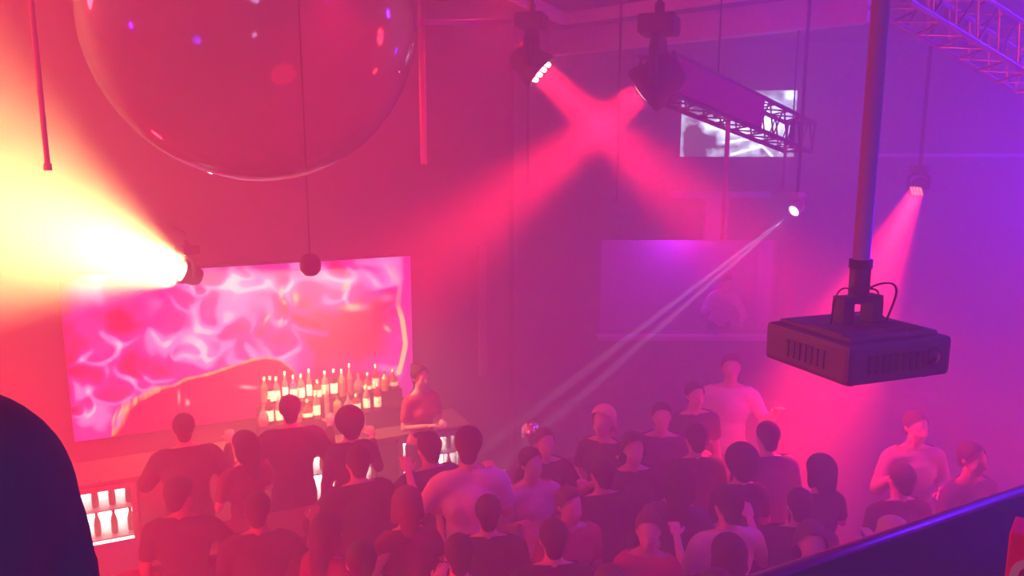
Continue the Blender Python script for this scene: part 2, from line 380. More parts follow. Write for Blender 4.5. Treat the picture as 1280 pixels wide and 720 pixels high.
# front bar counter -----------------------------------------------------
fb0, fb1 = BL-.2, BR+.5; OFF = -1.55
fc = empty('front_bar_counter', barp((fb0+fb1)/2, OFF-.3, 0), ANG, 'long dark front bar counter with a lacquered top between guests and bar workers', 'counter')
bm = BM(); box(bm, (0,0,1.08), (fb1-fb0,.50,.05), bev=.01); link('worktop', bm, M_top, fc)
bm = BM(); box(bm, (0,.05,.53), (fb1-fb0-.1,.36,1.05), bev=.01)
for k in range(9): box(bm, (-(fb1-fb0)/2+.4+k*(fb1-fb0-.8)/8, -.145, .55), ((fb1-fb0)/9-.12, .03, .8), bev=.006)
link('bar_front', bm, M_wood, fc)
bm = BM(); L_ = (fb1-fb0)/2-.1; tube(bm, [(-L_,-.27,.18),(L_,-.27,.18)], .025, 10)
for k in range(6): tube(bm, [(-L_+.2+k*(2*L_-.4)/5,-.27,.18),(-L_+.2+k*(2*L_-.4)/5,-.13,.18)], .012, 8)
link('foot_rail', bm, M_steel, fc)

# ------------------------------------------------------------------ video screens
from mathutils import noise as NZ
def project(p):
    d = p-CAM; k = Matrix.Rotation(-PITCH, 3, 'X').inverted() @ d
    return 640+F*k.x/k.y, 360-F*k.z/k.y
def lin(c): c = c/255; return c/12.92 if c <= .04045 else ((c+.055)/1.055)**2.4
def mixc(a, b, t): t = max(0, min(1, t)); return tuple(a[i]*(1-t)+b[i]*t for i in range(3))
def sst(a, b, x): t = max(0, min(1, (x-a)/(b-a))); return t*t*(3-2*t)
def video_mesh(name, P00, P10, P01, nx, ny, fn, strength, thick, parent=None):
    """flat screen face with its moving picture stored per point; P00 lower left, P10 lower right, P01 upper left"""
    me = bpy.data.meshes.new(name); vs = []; cols = []
    for j in range(ny+1):
        for i in range(nx+1):
            u, v = i/nx, j/ny; p = P00 + (P10-P00)*u + (P01-P00)*v; vs.append(p); cols.append(fn(u, v, p))
    fs = [(j*(nx+1)+i, j*(nx+1)+i+1, (j+1)*(nx+1)+i+1, (j+1)*(nx+1)+i) for j in range(ny) for i in range(nx)]
    me.from_pydata(vs, [], fs); ca = me.color_attributes.new('picture', 'FLOAT_COLOR', 'POINT')
    ca.data.foreach_set('color', [x for c in cols for x in (*c, 1.0)])
    m = bpy.data.materials.new(name+'_light'); m.use_nodes = True; nt = m.node_tree; nt.nodes.clear()
    at = nt.nodes.new('ShaderNodeVertexColor'); at.layer_name = 'picture'; e = nt.nodes.new('ShaderNodeEmission'); e.inputs[1].default_value = strength
    o = nt.nodes.new('ShaderNodeOutputMaterial'); nt.links.new(at.outputs[0], e.inputs[0]); nt.links.new(e.outputs[0], o.inputs[0]); m.cycles.emission_sampling = 'NONE'
    me.materials.append(m); ob = bpy.data.objects.new(name, me); COL.objects.link(ob)
    if parent: ob.parent = parent
    return ob
hump = [(140,542),(150,533),(158,512),(170,500),(190,490),(205,484),(216,483),(232,474),(260,468),(290,458),(318,449),(335,447),(350,450),(366,462),(376,480)]
streak = [(492,336),(500,360),(497,380),(503,400),(507,430),(503,450),(498,466)]
def seg_d(px, py, a, b):
    ax, ay = a; bx, by = b; vx, vy = bx-ax, by-ay; t = max(0, min(1, ((px-ax)*vx+(py-ay)*vy)/(vx*vx+vy*vy))); return math.hypot(px-ax-vx*t, py-ay-vy*t)
def hump_y(x):
    for a, b in zip(hump, hump[1:]):
        if a[0] <= x <= b[0]: return a[1]+(b[1]-a[1])*(x-a[0])/(b[0]-a[0])
    return None
ORG = tuple(lin(c) for c in (255,190,70)); CRM = tuple(lin(c) for c in (255,235,150))
RED = (lin(245), lin(15), lin(75)); MAG = (lin(222), lin(50), lin(172)); LIL = (lin(225), lin(150), lin(235)); WHT = (1.0, .85, 1.0)
blobs = [(348,366,5,9,1),(352,378,4,3,1),(374,372,5,8,1),(423,358,6,6,1),(445,384,16,5,1),(484,411,4,4,1),(333,398,2,7,1),(350,402,2,6,1),(215,496,2.2,8,2),(230,503,4,4,2),(307,484,7,2.5,2),(150,515,3,14,1),(157,510,3,9,1),(143,525,2,12,1),(480,372,14,6,0)]
def soft(px, py, cx, cy, rx, ry, p=2): return math.exp(-((abs(px-cx)/rx)**p+(abs(py-cy)/ry)**p))
rr_ = random.Random(11)
cells = []     # rounded ripple cells of the moving picture: centre, radii, tilt, depth
for cx, cy, rx, ry in ((272,345,26,16),(300,338,14,9),(262,392,24,22),(308,352,18,16),(345,352,20,18),(384,368,24,22),(446,362,20,22),(470,345,16,16),(420,335,26,13),(478,372,20,18),
        (230,372,16,20),(205,405,24,26),(238,440,12,9),(262,432,14,9),(170,452,24,22),(178,474,16,14),(140,482,26,22),(198,455,18,15),(110,470,22,26),(120,430,22,20),(290,412,26,18),(330,410,18,16),(355,425,18,20),
        (345,390,20,15),(388,402,22,14),(150,415,22,16),(95,440,16,26),(300,440,18,9),(246,358,12,14),(415,372,14,12),(92,505,8,14),(110,508,9,14)):
    cells.append((cx, cy, rx, ry, rr_.uniform(-.6,.6), rr_.uniform(.5,1)))
def bar_video(u, v, p):
    px, py = project(p)
    wv = Vector((NZ.noise(Vector((px/40, py/34, 3.1))), NZ.noise(Vector((px/40+17.3, py/34-8.1, 9.4))), 0)); qx, qy = px+wv.x*20, py+wv.y*16
    n2 = NZ.noise(Vector((qx/46, qy/34, 1))); n4 = NZ.noise(Vector((qx/17, qy/13, 6)))
    val = .37 + .46*n2 + .18*n4
    for cx, cy, rx, ry, tl, dp in cells:
        dx, dy = qx-cx, qy-cy
        if abs(dx) > rx*2.4 or abs(dy) > ry*2.4: continue
        cc, ss = math.cos(tl), math.sin(tl); ex, ey = (dx*cc+dy*ss)/rx, (-dx*ss+dy*cc)/ry; r = math.hypot(ex, ey); an = math.atan2(ey, ex)
        val += dp*(.34*math.exp(-((r-1)/.20)**2)*max(0, .45+.75*math.sin(an+tl*2)) - .30*math.exp(-(r/.72)**4))
    val += .30*soft(px,py,300,438,110,15) + .30*soft(px,py,440,345,50,24) + .20*soft(px,py,285,350,70,34) + .12*soft(px,py,260,400,90,40)
    val -= .62*soft(px,py,430,428,50,44,4) + .40*soft(px,py,130,395,75,16) + .30*soft(px,py,470,382,24,14)
    val -= .4*sst(105, 74, px)
    if val < .3: c = mixc(RED, MAG, sst(-.15, .34, val))
    elif val < .68: c = mixc(MAG, LIL, sst(.34, .66, val))
    else: c = mixc(LIL, WHT, sst(.66, 1.0, val))
    if px > 500: c = mixc(c, MAG, sst(500, 507, px))
    hy = hump_y(px); lower = 0
    if px > 376: lower = sst(452, 478, py)*.9*sst(507, 485, px)
    elif hy is not None: lower = sst(hy-1.5, hy+1.5, py)
    c = mixc(c, RED, lower)
    if hy is not None and (px < 352 or py < hy+4):
        dmin = min(seg_d(px, py, a, b) for a, b in zip(hump, hump[1:]))
        wd = 2.4 if px > 200 or px < 140 else 5.5
        k = .35+.65*max(0, min(1, .6+1.6*NZ.noise(Vector((px/16, 4, 4)))))
        if px < 190: k *= .25+.75*sst(-.1, .15, NZ.noise(Vector((px/4.5, 9, 1))))
        c = mixc(c, mixc(ORG, CRM, .3+NZ.noise(Vector((px/8, py/8, 0)))), sst(wd, wd*.3, dmin)*k*(.4 if px > 340 else 1))
    if px > 480:
        dmin = min(seg_d(px, py, a, b) for a, b in zip(streak, streak[1:])); c = mixc(c, CRM, sst(4.0, 1.4, dmin)*(.25+.75*sst(375, 400, py)))
    for bx_, by_, rx, ry, kd in blobs:
        t = math.exp(-(((qx-bx_)/rx)**2+((py-by_)/ry)**2)*1.4); c = mixc(c, (CRM if kd == 1 else ((1,.8,.7) if kd == 2 else LIL)), t*(.85 if kd else .6))
    return c
SOFF = WOFF-.07
pTR = at_bar(513, 320, SOFF); pTL = at_bar(72, 344, SOFF); zt = pTR.z; zb = 1.17
sL, sR = s_of(pTL), s_of(pTR)
ws = empty('video_wall', barp((sL+sR)/2, WOFF, zb), 0, 'wide glowing LED video wall of rippling pink liquid behind the bar bottles', 'screen')
wsi = Matrix.Translation(-ws.location)
v = video_mesh('picture', wsi@barp(sL, SOFF, zb), wsi@barp(sR, SOFF, zb), wsi@barp(sL, SOFF, zt), 330, 140, lambda u, v, p: bar_video(u, v, p+ws.location), VID, 0, ws)
bm = BM(); c = wsi@barp((sL+sR)/2, (SOFF+WOFF)/2+.006, (zb+zt)/2); box(bm, c, (sR-sL+.04, WOFF-SOFF-.012, zt-zb+.04), RZ(ANG)); link('housing', bm, M_black, ws)

# screen on the back wall
TY = Y1-.10
def tv(px, py): d = ray(px, py); return CAM + d*(TY/d.y)
tTL, tBR = tv(853, 113), tv(992, 196)
def blob(px, py, cx, cy, rx, ry, p=2): return math.exp(-((abs(px-cx)/rx)**p+(abs(py-cy)/ry)**p))
def tv_video(u, v, p):
    px, py = project(p)
    n = NZ.noise(Vector((px/12, py/9, 2))); n2 = NZ.noise(Vector((px/30, py/20, 8)))
    b = .16 + .07*n + .05*n2
    b += .8*blob(px, py, 905, 160, 32, 12, 3)*(.75+.8*n) + 1.0*blob(px, py, 955, 150, 30, 20, 3)*(.85+.3*n) + .5*blob(px, py, 925, 184, 34, 8)*(.5+1.4*n)
    b += .9*blob(px, py, 988, 118, 7, 7, 3)+.8*blob(px, py, 962, 130, 10, 4, 3)
    b -= 1.0*blob(px, py, 868, 182, 12, 22, 3) + .6*blob(px, py, 884, 175, 9, 9, 3) - .5*blob(px, py, 867, 189, 3, 8, 2)
    b += .15*sst(858, 855, px) + .25*max(0, NZ.noise(Vector((px/5, py/4, 1)))) - .2*blob(px,py,890,128,40,14)
    for a, c_ in (((915,193),(955,182)), ((905,178),(950,172)), ((940,170),(965,195)), ((985,150),(975,190))):
        b += .7*sst(2.2, .6, seg_d(px, py, a, c_))
    b = max(.03, min(1.15, b)); return (b*.62, b*.80, b*1.0)
pl = empty('wall_screen', Vector(((tTL.x+tBR.x)/2, Y1, tBR.z)), 0, 'flat screen on the far wall showing a pale black and white picture behind the truss', 'screen')
pi_ = Matrix.Translation(-pl.location)
video_mesh('picture', pi_@Vector((tTL.x, TY-.003, tBR.z)), pi_@Vector((tBR.x, TY-.003, tBR.z)), pi_@Vector((tTL.x, TY-.003, tTL.z)), 150, 90, lambda u, v, p: tv_video(u, v, p+pl.location), TVS, 0, pl)
bm = BM(); box(bm, pi_@Vector(((tTL.x+tBR.x)/2, TY+.045, (tTL.z+tBR.z)/2)), (tBR.x-tTL.x+.06, .09, tTL.z-tBR.z+.06), bev=.01); link('housing', bm, M_black, pl)
# ------------------------------------------------------------------ ceiling: drop pipes, trusses, fixtures
def drop(name, px, y_top, y_bot, t, r, m, label, cat='pipe', zt=ZC):
    b = at_d(px, y_bot, t); bm = BM(); tube(bm, [(b.x, b.y, b.z), (b.x, b.y, zt)], r, 10)
    tube(bm, [(b.x, b.y, b.z-.01), (b.x, b.y, b.z+.03)], r*1.5, 10); tube(bm, [(b.x, b.y, zt-.015), (b.x, b.y, zt)], r*2.4, 12)
    return tag(link(name, bm, m), label, cat)
drop('drop_pipe', 660, 60, 228, 8.0, .012, M_blackm, 'thin dark rod hanging below the four-lamp red spotlight')
drop('drop_pipe', 771, 60, 250, 8.4, .012, M_blackm, 'thin dark rod hanging between the two crossing red beams')
o = drop('drop_pipe', 60, 130, 211, 4.6, .015, M_steel, 'steel drop pipe catching yellow light above the white beam, leftmost pipe')
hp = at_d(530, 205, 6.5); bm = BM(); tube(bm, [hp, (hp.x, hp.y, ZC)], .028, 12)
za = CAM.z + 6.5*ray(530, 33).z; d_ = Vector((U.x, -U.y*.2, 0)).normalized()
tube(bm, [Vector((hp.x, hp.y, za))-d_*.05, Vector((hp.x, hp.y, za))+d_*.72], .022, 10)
ob = tag(link('drop_pipe', bm, mat('pink_light_tint_pipe', (.55,.35,.42), .45)), 'pink-lit vertical pipe with a short crossbar beside the clear sphere', 'pipe')  # pink light on the pipe is put into its base colour

def truss(name, a, b, w, h, label, nbay=8, m=M_blackm, r=.022, sparkle=None, covers=()):
    a, b = Vector(a), Vector(b); t = empty(name, a, 0, label, 'truss'); d = (b-a); L = d.length; d.normalize()
    side = Vector((d.y, -d.x, 0)).normalized(); up = side.cross(d); 
    if up.z < 0: up = -up
    cor = [side*sx*w/2 + up*sz*h/2 for sx, sz in ((-1,-1),(1,-1),(1,1),(-1,1))]
    for c in cor:
        bm = BM(); tube(bm, [c, c+d*L], r, 10); link('chord', bm, m, t)
    bm = BM()
    for f in range(4):
        c0_, c1_ = cor[f], cor[(f+1)%4]
        for k in range(nbay):
            p = c0_ + d*L*k/nbay; q = c1_ + d*L*(k+.5)/nbay; r_ = c0_ + d*L*(k+1)/nbay
            tube(bm, [p, q], r*.42, 6); tube(bm, [q, r_], r*.42, 6)
        tube(bm, [c0_+d*.01, c1_+d*.01], r*.6, 6); tube(bm, [c0_+d*(L-.01), c1_+d*(L-.01)], r*.6, 6)
    link('lacing', bm, m, t)
    return t, d, side, up
# lower truss in front of the wall screen
tA = at_d(818, 92, 6.4); tB = at_d(1000, 172, 8.6)
tt, td, tsd, tup = truss('lighting_truss', tA, tB, .30, .30, 'dark lattice truss hanging aslant in front of the wall screen', 9)
for k, f in enumerate((.36, .93)):
    p = (tA + (tB-tA)*f) - tA; bm = BM(); tube(bm, [p+Vector((0,0,.1)), (p.x, p.y, ZC-tA.z)], .008, 6); tube(bm, [p+Vector((0,0,-.14)), p+Vector((0,0,.16))], .03, 8); link('hanger', bm, M_blackm, tt)
# padded red-lit sheet along the left half of the truss
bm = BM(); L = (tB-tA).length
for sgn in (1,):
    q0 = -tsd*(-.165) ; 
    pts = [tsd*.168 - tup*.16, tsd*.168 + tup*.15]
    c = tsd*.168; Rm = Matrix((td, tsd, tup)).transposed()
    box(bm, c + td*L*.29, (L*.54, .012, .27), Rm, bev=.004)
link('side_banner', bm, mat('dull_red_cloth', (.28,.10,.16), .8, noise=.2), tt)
# flags/rods hanging off the truss
for px, y1, y2, lab in ((910, 158, 305, 'pink-lit steel rod hanging from the middle of the slanting truss'), (982, 185, 238, 'short dark rod hanging from the far end of the slanting truss')):
    f = (px-818)/(1000-818); t = 1/((1/6.4)*(1-f)+(1/8.6)*f); a = at_d(px, y1, t); b = at_d(px, y2, t)
    bm = BM(); tube(bm, [(a.x, a.y, a.z+.1), (a.x, a.y, b.z)], .022 if px < 950 else .016, 10); tube(bm, [(a.x,a.y,b.z-.01),(a.x,a.y,b.z+.02)], .03, 10); tag(link('drop_pipe', bm, M_steel), lab, 'pipe')
# upper right truss
uA = at_d(1120, -22, 5.2); uB = at_d(1300, 90, 6.0)
truss('lighting_truss', uA, uB, .29, .29, 'violet-lit aluminium truss in the upper right corner under the ceiling', 7, M_alu, .02)

# moving heads --------------------------------------------------------------
def moving_head(P, d, s, label, kind='leds', ledcol=(1,.25,.25), es=25, group=None, sway=None, body=M_black, top=True):
    P = Vector(P); d = Vector(d).normalized(); t = empty('moving_head_light', P, 0, label, 'stage light', group)
    xax = d.cross(Vector((0,0,1))).normalized()
    M = aimM((0,0,0), d)
    bm = BM()     # lathe body along +z local = beam direction
    lathe(bm, [(.05*s,-.16*s),(.10*s,-.15*s),(.125*s,-.09*s),(.13*s,.02*s),(.15*s,.05*s),(.155*s,.11*s),(.14*s,.115*s),(.135*s,.09*s)], 24, M)
    for k in range(6):
        a = k*PI/3; 
    fix(bm); h = link('head', bm, body, t, True)
    bm = BM(); lathe(bm, [(.136*s,.086*s),(.0,.09*s)], 24, M)
    link('face_plate', bm, mat('lamp_face_black', (.05,.03,.03), .3), h)
    if kind == 'leds':
        for k, (lx, ly) in enumerate([(-.075,-.075),(-.025,-.075),(.025,-.075),(.075,-.075),(-.075,-.025),(-.025,-.025),(.025,-.025),(.075,-.025),(-.075,.025),(-.025,.025),(.025,.025),(.075,.025),(-.075,.075),(-.025,.075),(.025,.075),(.075,.075)]):
            bm = BM(); lathe(bm, [(.021*s,.088*s),(.021*s,.10*s),(.013*s,.112*s),(0,.116*s)], 10, M @ Matrix.Translation((lx*s, ly*s, 0))); link('lens', bm, emat('red_lamp_lens_%d' % int(es), ledcol, es), h)
    else:
        bm = BM(); lathe(bm, [(.11*s,.09*s),(.10*s,.115*s),(.05*s,.13*s),(0,.133*s)], 20, M); link('lens', bm, emat('lamp_lens_'+kind, ledcol, es), h)
    bm = BM(); zt = .30*s      # yoke: a U whose arms hold the head at its sides
    for sx in (-1, 1):
        a = xax*sx*.165*s; tube(bm, [a+Vector((0,0,-.03*s)), a+Vector((0,0,.17*s)), a*.6+Vector((0,0,.235*s))], [.028*s,.032*s,.035*s], 8); tube(bm, [a*.75, a*1.1], .03*s, 10)
    tube(bm, [xax*-.105*s+Vector((0,0,.235*s)), xax*.105*s+Vector((0,0,.235*s))], .036*s, 8); link('yoke', bm, body, t)
    bm = BM(); box(bm, (0,0,.32*s), (.28*s,.22*s,.11*s), RZ(math.atan2(xax.y, xax.x)), bev=.015*s); link('base', bm, body, t)
    bm = BM(); tube(bm, [(0,0,.37*s),(0,0,.45*s)], .03*s, 8)
    if top: tube(bm, [(0,0,.44*s),(0,0,ZC-P.z)], .018, 8)
    link('clamp', bm, M_blackm, t)
    return t
def spot(name, loc, d, W, col, ang, rad=.05, blend=.3):
    l = bpy.data.lights.new(name, 'SPOT'); l.energy = W; l.color = col; l.spot_size = math.radians(ang); l.spot_blend = blend; l.shadow_soft_size = rad
    o = bpy.data.objects.new(name, l); COL.objects.link(o); o.location = loc; o.rotation_euler = Vector(d).normalized().to_track_quat('-Z', 'Y').to_euler(); return o
def point(name, loc, W, col, rad=.1):
    l = bpy.data.lights.new(name, 'POINT'); l.energy = W; l.color = col; l.shadow_soft_size = rad
    o = bpy.data.objects.new(name, l); COL.objects.link(o); o.location = loc; return o
def area(name, loc, d, W, col, size, spread=180, size_y=None):
    l = bpy.data.lights.new(name, 'AREA'); l.energy = W; l.color = col; l.shape = 'DISK' if size_y is None else 'RECTANGLE'; l.size = size; l.spread = math.radians(spread)
    if size_y: l.size_y = size_y
    o = bpy.data.objects.new(name, l); COL.objects.link(o); o.location = loc; o.rotation_euler = Vector(d).normalized().to_track_quat('-Z', 'Y').to_euler(); return o
RED_L = (1,.01,.02); PINK_L = (1,.03,.22)

# A: four-lamp head, upper centre, beam towards lower right
P = at_d(676, 90, 6.3); tgt = at_d(880, 275, 6.2); dA = (tgt-P).normalized()
P_A = P - dA*.10
moving_head(P_A, dA, 1.0, 'black moving head with rows of red lamps aimed down to the right', 'leds', (1,.22,.25), 22)
area('beam_red_A', P_A+dA*.125, dA, BEAM_A, (1,.01,.05), .20, 27)
# B: dark round-backed head, beam towards lower left
P = at_d(822, 100, 5.6); tgt = at_d(600, 275, 6.2); dB = (tgt-P).normalized(); P_B = P
moving_head(P_B, dB, 1.15, 'bulky dark moving head seen from behind, aimed down to the left', 'plain', (1,.25,.3), 3)
area('beam_red_B', P_B+dB*.17, dB, BEAM_B, (1,.01,.04), .20, 30)
# C: small head behind the projector pole
P = at_d(1148, 234, 8.0); tgt = at_d(1092, 350, 7.5); dC = (tgt-P).normalized(); P_C = P
moving_head(P_C, dC, .58, 'small moving head right of the projector pole, sending a short red beam down', 'leds', (1,.22,.25), 3)
area('beam_red_C', P_C+dC*.10, dC, BEAM_C, RED_L, .15, 27)
# D: white pencil beam
P = at_d(992, 264, 8.2); tgt = at_d(700, 500, 7.2); dD = (tgt-P).normalized(); P_D = P
moving_head(P_D-dD*.05, dD, .45, 'tiny bright moving head throwing thin white beams down to the left', 'white', (.95,.9,1), 16, body=mat('pale_plastic', (.5,.5,.52), .4))
xd, yd = ortho(dD)
for k, (ax, w) in enumerate(((-.012, 1.0), (.018, 1.0))):
    tg = at_d(695, 505, 7.2) + Vector((0,0,1))*(.10 if k == 0 else -.13); dd = (tg-P).normalized()
    spot('pencil_beam', P+dd*.06, dd, BEAM_D, (.8,.7,1), 1.8, .012, .6)
# E: overexposed white wash on a bracket over the left end of the video wall
P = at_bar(222, 338, .02); dE = (-U*.86 - N*.34 + Vector((0,0,.42))).normalized(); P_E = P
e_ = moving_head(P_E-dE*.11, dE, .7, 'dazzling white stage light fixed above the left end of the video wall', 'wash', (1,.85,.6), 60, top=False)
w_ = barp(s_of(P), WOFF-.01, P.z+.335) - e_.location; bm = BM(); q_ = Vector((0,0,.35)); tube(bm, [q_, q_+N*.3, w_], .016, 8); tube(bm, [w_-N*.012, w_], .06, 12); link('wall_arm', bm, M_blackm, e_)
area('white_wash', P_E+dE*.02, dE, BEAM_E, (1,.50,.16), .34, ANG_E)
# small dark dome camera in front of the screen's top edge
P = at_d(388, 332, 6.2); t = empty('pendant_speaker', P, 0, 'small dark round pendant hanging before the top edge of the video wall', 'speaker')
bm = BM(); lathe(bm, [(0,-.085),(.045,-.075),(.078,-.035),(.082,.01),(.075,.05),(.05,.085),(.02,.095),(0,.096)], 20); fix(bm); link('shell', bm, mat('dark_red_shell', (.05,.02,.03), .5), t, True)
bm = BM(); tube(bm, [(0,0,.09),(0,0,ZC-P.z)], .006, 6); link('cord', bm, M_rubber, t)

# ------------------------------------------------------------------ big clear sphere
R_ = .50; P = at_d(318, 25, 2.5)
SP = P; t = empty('clear_sphere', P, 0, 'big clear plastic sphere hanging high above the bar with glints on its rim', 'sphere')
M_sph = bpy.data.materials.new('clear_acrylic'); M_sph.use_nodes = True; nt = M_sph.node_tree; nt.nodes.clear(); Lk = nt.links.new
tr = nt.nodes.new('ShaderNodeBsdfTransparent'); tr.inputs[0].default_value = (.97,.96,.97,1); gl = nt.nodes.new('ShaderNodeBsdfGlossy'); gl.inputs['Roughness'].default_value = .07
fr = nt.nodes.new('ShaderNodeFresnel'); fr.inputs['IOR'].default_value = 1.06
tc = nt.nodes.new('ShaderNodeTexCoord'); nz = nt.nodes.new('ShaderNodeTexNoise'); nz.inputs['Scale'].default_value = 5; bp = nt.nodes.new('ShaderNodeBump'); bp.inputs['Strength'].default_value = .06; bp.inputs['Distance'].default_value = .02
Lk(tc.outputs['Object'], nz.inputs['Vector']); Lk(nz.outputs['Fac'], bp.inputs['Height']); Lk(bp.outputs['Normal'], gl.inputs['Normal'])
mx = nt.nodes.new('ShaderNodeMixShader'); ou = nt.nodes.new('ShaderNodeOutputMaterial'); Lk(tr.outputs[0], mx.inputs[1]); Lk(gl.outputs[0], mx.inputs[2]); 
lw = nt.nodes.new('ShaderNodeLayerWeight'); lw.inputs[0].default_value = .5
def pw(e, k, add=0):
    a_ = nt.nodes.new('ShaderNodeMath'); a_.operation = 'POWER'; a_.inputs[1].default_value = e; Lk(lw.outputs['Facing'], a_.inputs[0])
    b_ = nt.nodes.new('ShaderNodeMath'); b_.operation = 'MULTIPLY_ADD'; b_.inputs[1].default_value = k; b_.inputs[2].default_value = add; Lk(a_.outputs[0], b_.inputs[0]); return b_
Lk(pw(4, .85, .03).outputs[0], mx.inputs[0])
d2 = nt.nodes.new('ShaderNodeBsdfDiffuse'); d2.inputs[0].default_value = (.95,.9,.92,1)
m3 = nt.nodes.new('ShaderNodeMixShader'); Lk(pw(24, .35).outputs[0], m3.inputs[0]); Lk(mx.outputs[0], m3.inputs[1]); Lk(d2.outputs[0], m3.inputs[2]); Lk(m3.outputs[0], ou.inputs[0])
bm = BM(); bmesh.ops.create_uvsphere(bm, u_segments=96, v_segments=64, radius=R_); link('shell', bm, M_sph, t, True)
bm = BM(); lathe(bm, [(.06,R_-.01),(.06,R_+.03),(.02,R_+.05)], 16); tube(bm, [(0,0,R_+.04),(0,0,ZC-P.z)], .006, 6); link('hanger', bm, M_steel, t)

# ------------------------------------------------------------------ projector on its pole
zb_ = 3.9 + 2.5*ray(1062, 485).z
cF = at_z(1062, 485, zb_); cL = at_z(952, 447, zb_); cR = at_z(1190, 468, zb_)
wv = cR-cF; lv = cL-cF; cen = cF + wv/2 + lv/2; a_ = math.atan2(wv.y, wv.x); w, l = wv.length, lv.length; H = .145
pj = empty('projector', (cen.x, cen.y, zb_), a_, 'large dark box projector hanging on a pole over the dance floor', 'projector')
bm = BM(); box(bm, (0,0,H*.46), (w,l,H*.92), bev=.018); box(bm, (0,0,H*.96), (w*.86,l*.84,H*.12), bev=.008)
box(bm, (-.12,-.05,H*1.02), (.12,.16,.012), bev=.003)
for k in range(7): box(bm, (.04+k*.018, -.08, H*1.03), (.008,.12,.008))
M_pj = mat('projector_charcoal', (.075,.065,.10), .55, noise=.25, nscale=10)
link('casing', bm, M_pj, pj)
bm = BM()
for k in range(9): box(bm, (-w*.30+k*.028, -l/2-.002, H*.45), (.014,.006,.06))
link('vent', bm, M_black, pj)
bm = BM()
for k in range(7): box(bm, (-w/2-.002, -l*.22+k*.028, H*.45), (.006,.014,.06))
link('vent', bm, M_black, pj)
bm = BM(); tube(bm, [(w*.30,-l/2+.01,H*.48),(w*.30,-l/2-.008,H*.48)], .034, 20); ln_ = link('lens_ring', bm, M_blackm, pj)
bm = BM(); lathe(bm, [(.026,0),(.02,.006),(0,.009)], 16, Matrix.Translation((w*.30,-l/2-.008,H*.48)) @ Matrix.Rotation(PI/2,4,'X')); link('lens', bm, mat('lens_glass', (.02,.02,.05), .05, coat=1), ln_)
bm = BM()
for k in range(5): box(bm, (.06+.024*k, .1, H*1.04), (.014,.014,.008), bev=.002)
link('button', bm, M_grey, pj)
# feet knob and small parts along the back edge
bm = BM()
for sx in (-1,1): tube(bm, [(sx*w*.36,-l*.36,0),(sx*w*.36,-l*.36,-.012)], .016, 10); tube(bm, [(sx*w*.36,l*.36,0),(sx*w*.36,l*.36,-.012)], .016, 10)
link('foot', bm, M_rubber, pj)
# yoke bracket
mt = empty('projector_mount', (cen.x, cen.y, zb_), a_, 'thick steel ceiling pole with a U bracket carrying the projector', 'pole')
pp = at_d(1077, 330, (cen-CAM).length/ray(1077,330).length)
px_l = 0.0
bm = BM()
for sx in (-1,1): box(bm, (sx*.062, 0, H*1.02+.042), (.045,.06,.085), bev=.004)
box(bm, (0,0,H*1.02+.088), (.17,.055,.022), bev=.004)
box(bm, (0,0,H*1.02+.003), (.2,.1,.01), bev=.002)
link('bracket', bm, M_black, mt)
bm = BM(); tube(bm, [(0,0,H+.075),(0,0,H+.09),(0,0,H+.22),(0,0,H+.225)], [.030,.034,.034,.030], 16); tube(bm, [(0,0,H+.195),(0,0,H+.225)], .038, 16); link('collar', bm, M_black, mt)
bm = BM(); tube(bm, [(0,0,H+.2),(0,0,ZC-zb_-.001)], .0285, 20); tube(bm, [(0,0,ZC-zb_-.03),(0,0,ZC-zb_)], .08, 20); link('pole', bm, M_steel, mt)
def sag(a, b, dz, n=14, side=(0,0,0)):
    a, b, sd = Vector(a), Vector(b), Vector(side); return [a.lerp(b, k/n) + Vector((0,0,dz))*4*(k/n)*(1-k/n) + sd*math.sin(PI*k/n) for k in range(n+1)]
cb = BM(); tube(cb, sag((.03,-.02,H+.13),(.10,-.03,H+.01), .06, 14, (.05,-.02,0)), .004, 6); tube(cb, sag((.035,0,H+.12),(.07,.03,H+.01), .03, 12, (.05,0,0)), .004, 6)
tube(cb, sag((.03,.0,H+.09),(w*.46,l*.1,H-.01), -.012, 16), .003, 6); tube(cb, sag((-.03,0,H+.12),(-.11,.0,H+.01), .05, 12, (-.02,0,0)), .003, 6)
link('cable', cb, M_rubber, pj)

# ------------------------------------------------------------------ carton on the handrail, lower right corner
p = at_z(1303, 738, RZT)
ct = empty('red_carton', (p.x, p.y, RZT), -.67, 'bright red carton with a cream mark on the handrail in the lower right corner', 'box')
bm = BM(); box(bm, (0,0,.05), (.10,.07,.10), bev=.003); cbx = link('carton', bm, mat('red_card', (.95,.03,.10), .5), ct)
bm = BM()   # rounded cream numeral-like ring on the face
def ringstrip(bm, cx, cz, rx, rz, wd, y, n=28):
    o_, i_ = [], []
    for k in range(n):
        a = 2*PI*k/n; o_.append((bm.verts.new((cx+rx*math.cos(a), y, cz+rz*math.sin(a))), bm.verts.new((cx+rx*math.cos(a), y+.002, cz+rz*math.sin(a))))); i_.append((bm.verts.new((cx+(rx-wd)*math.cos(a), y, cz+(rz-wd)*math.sin(a))), bm.verts.new((cx+(rx-wd)*math.cos(a), y+.002, cz+(rz-wd)*math.sin(a)))))
    for k in range(n):
        j = (k+1)%n; bm.faces.new((o_[k][0], o_[j][0], i_[j][0], i_[k][0])); bm.faces.new((o_[k][0], o_[k][1], o_[j][1], o_[j][0]))
ringstrip(bm, -.020, .028, .024, .032, .012, -.0372); fix(bm); link('printed_mark', bm, mat('cream_print', (.85,.78,.5), .5), cbx)
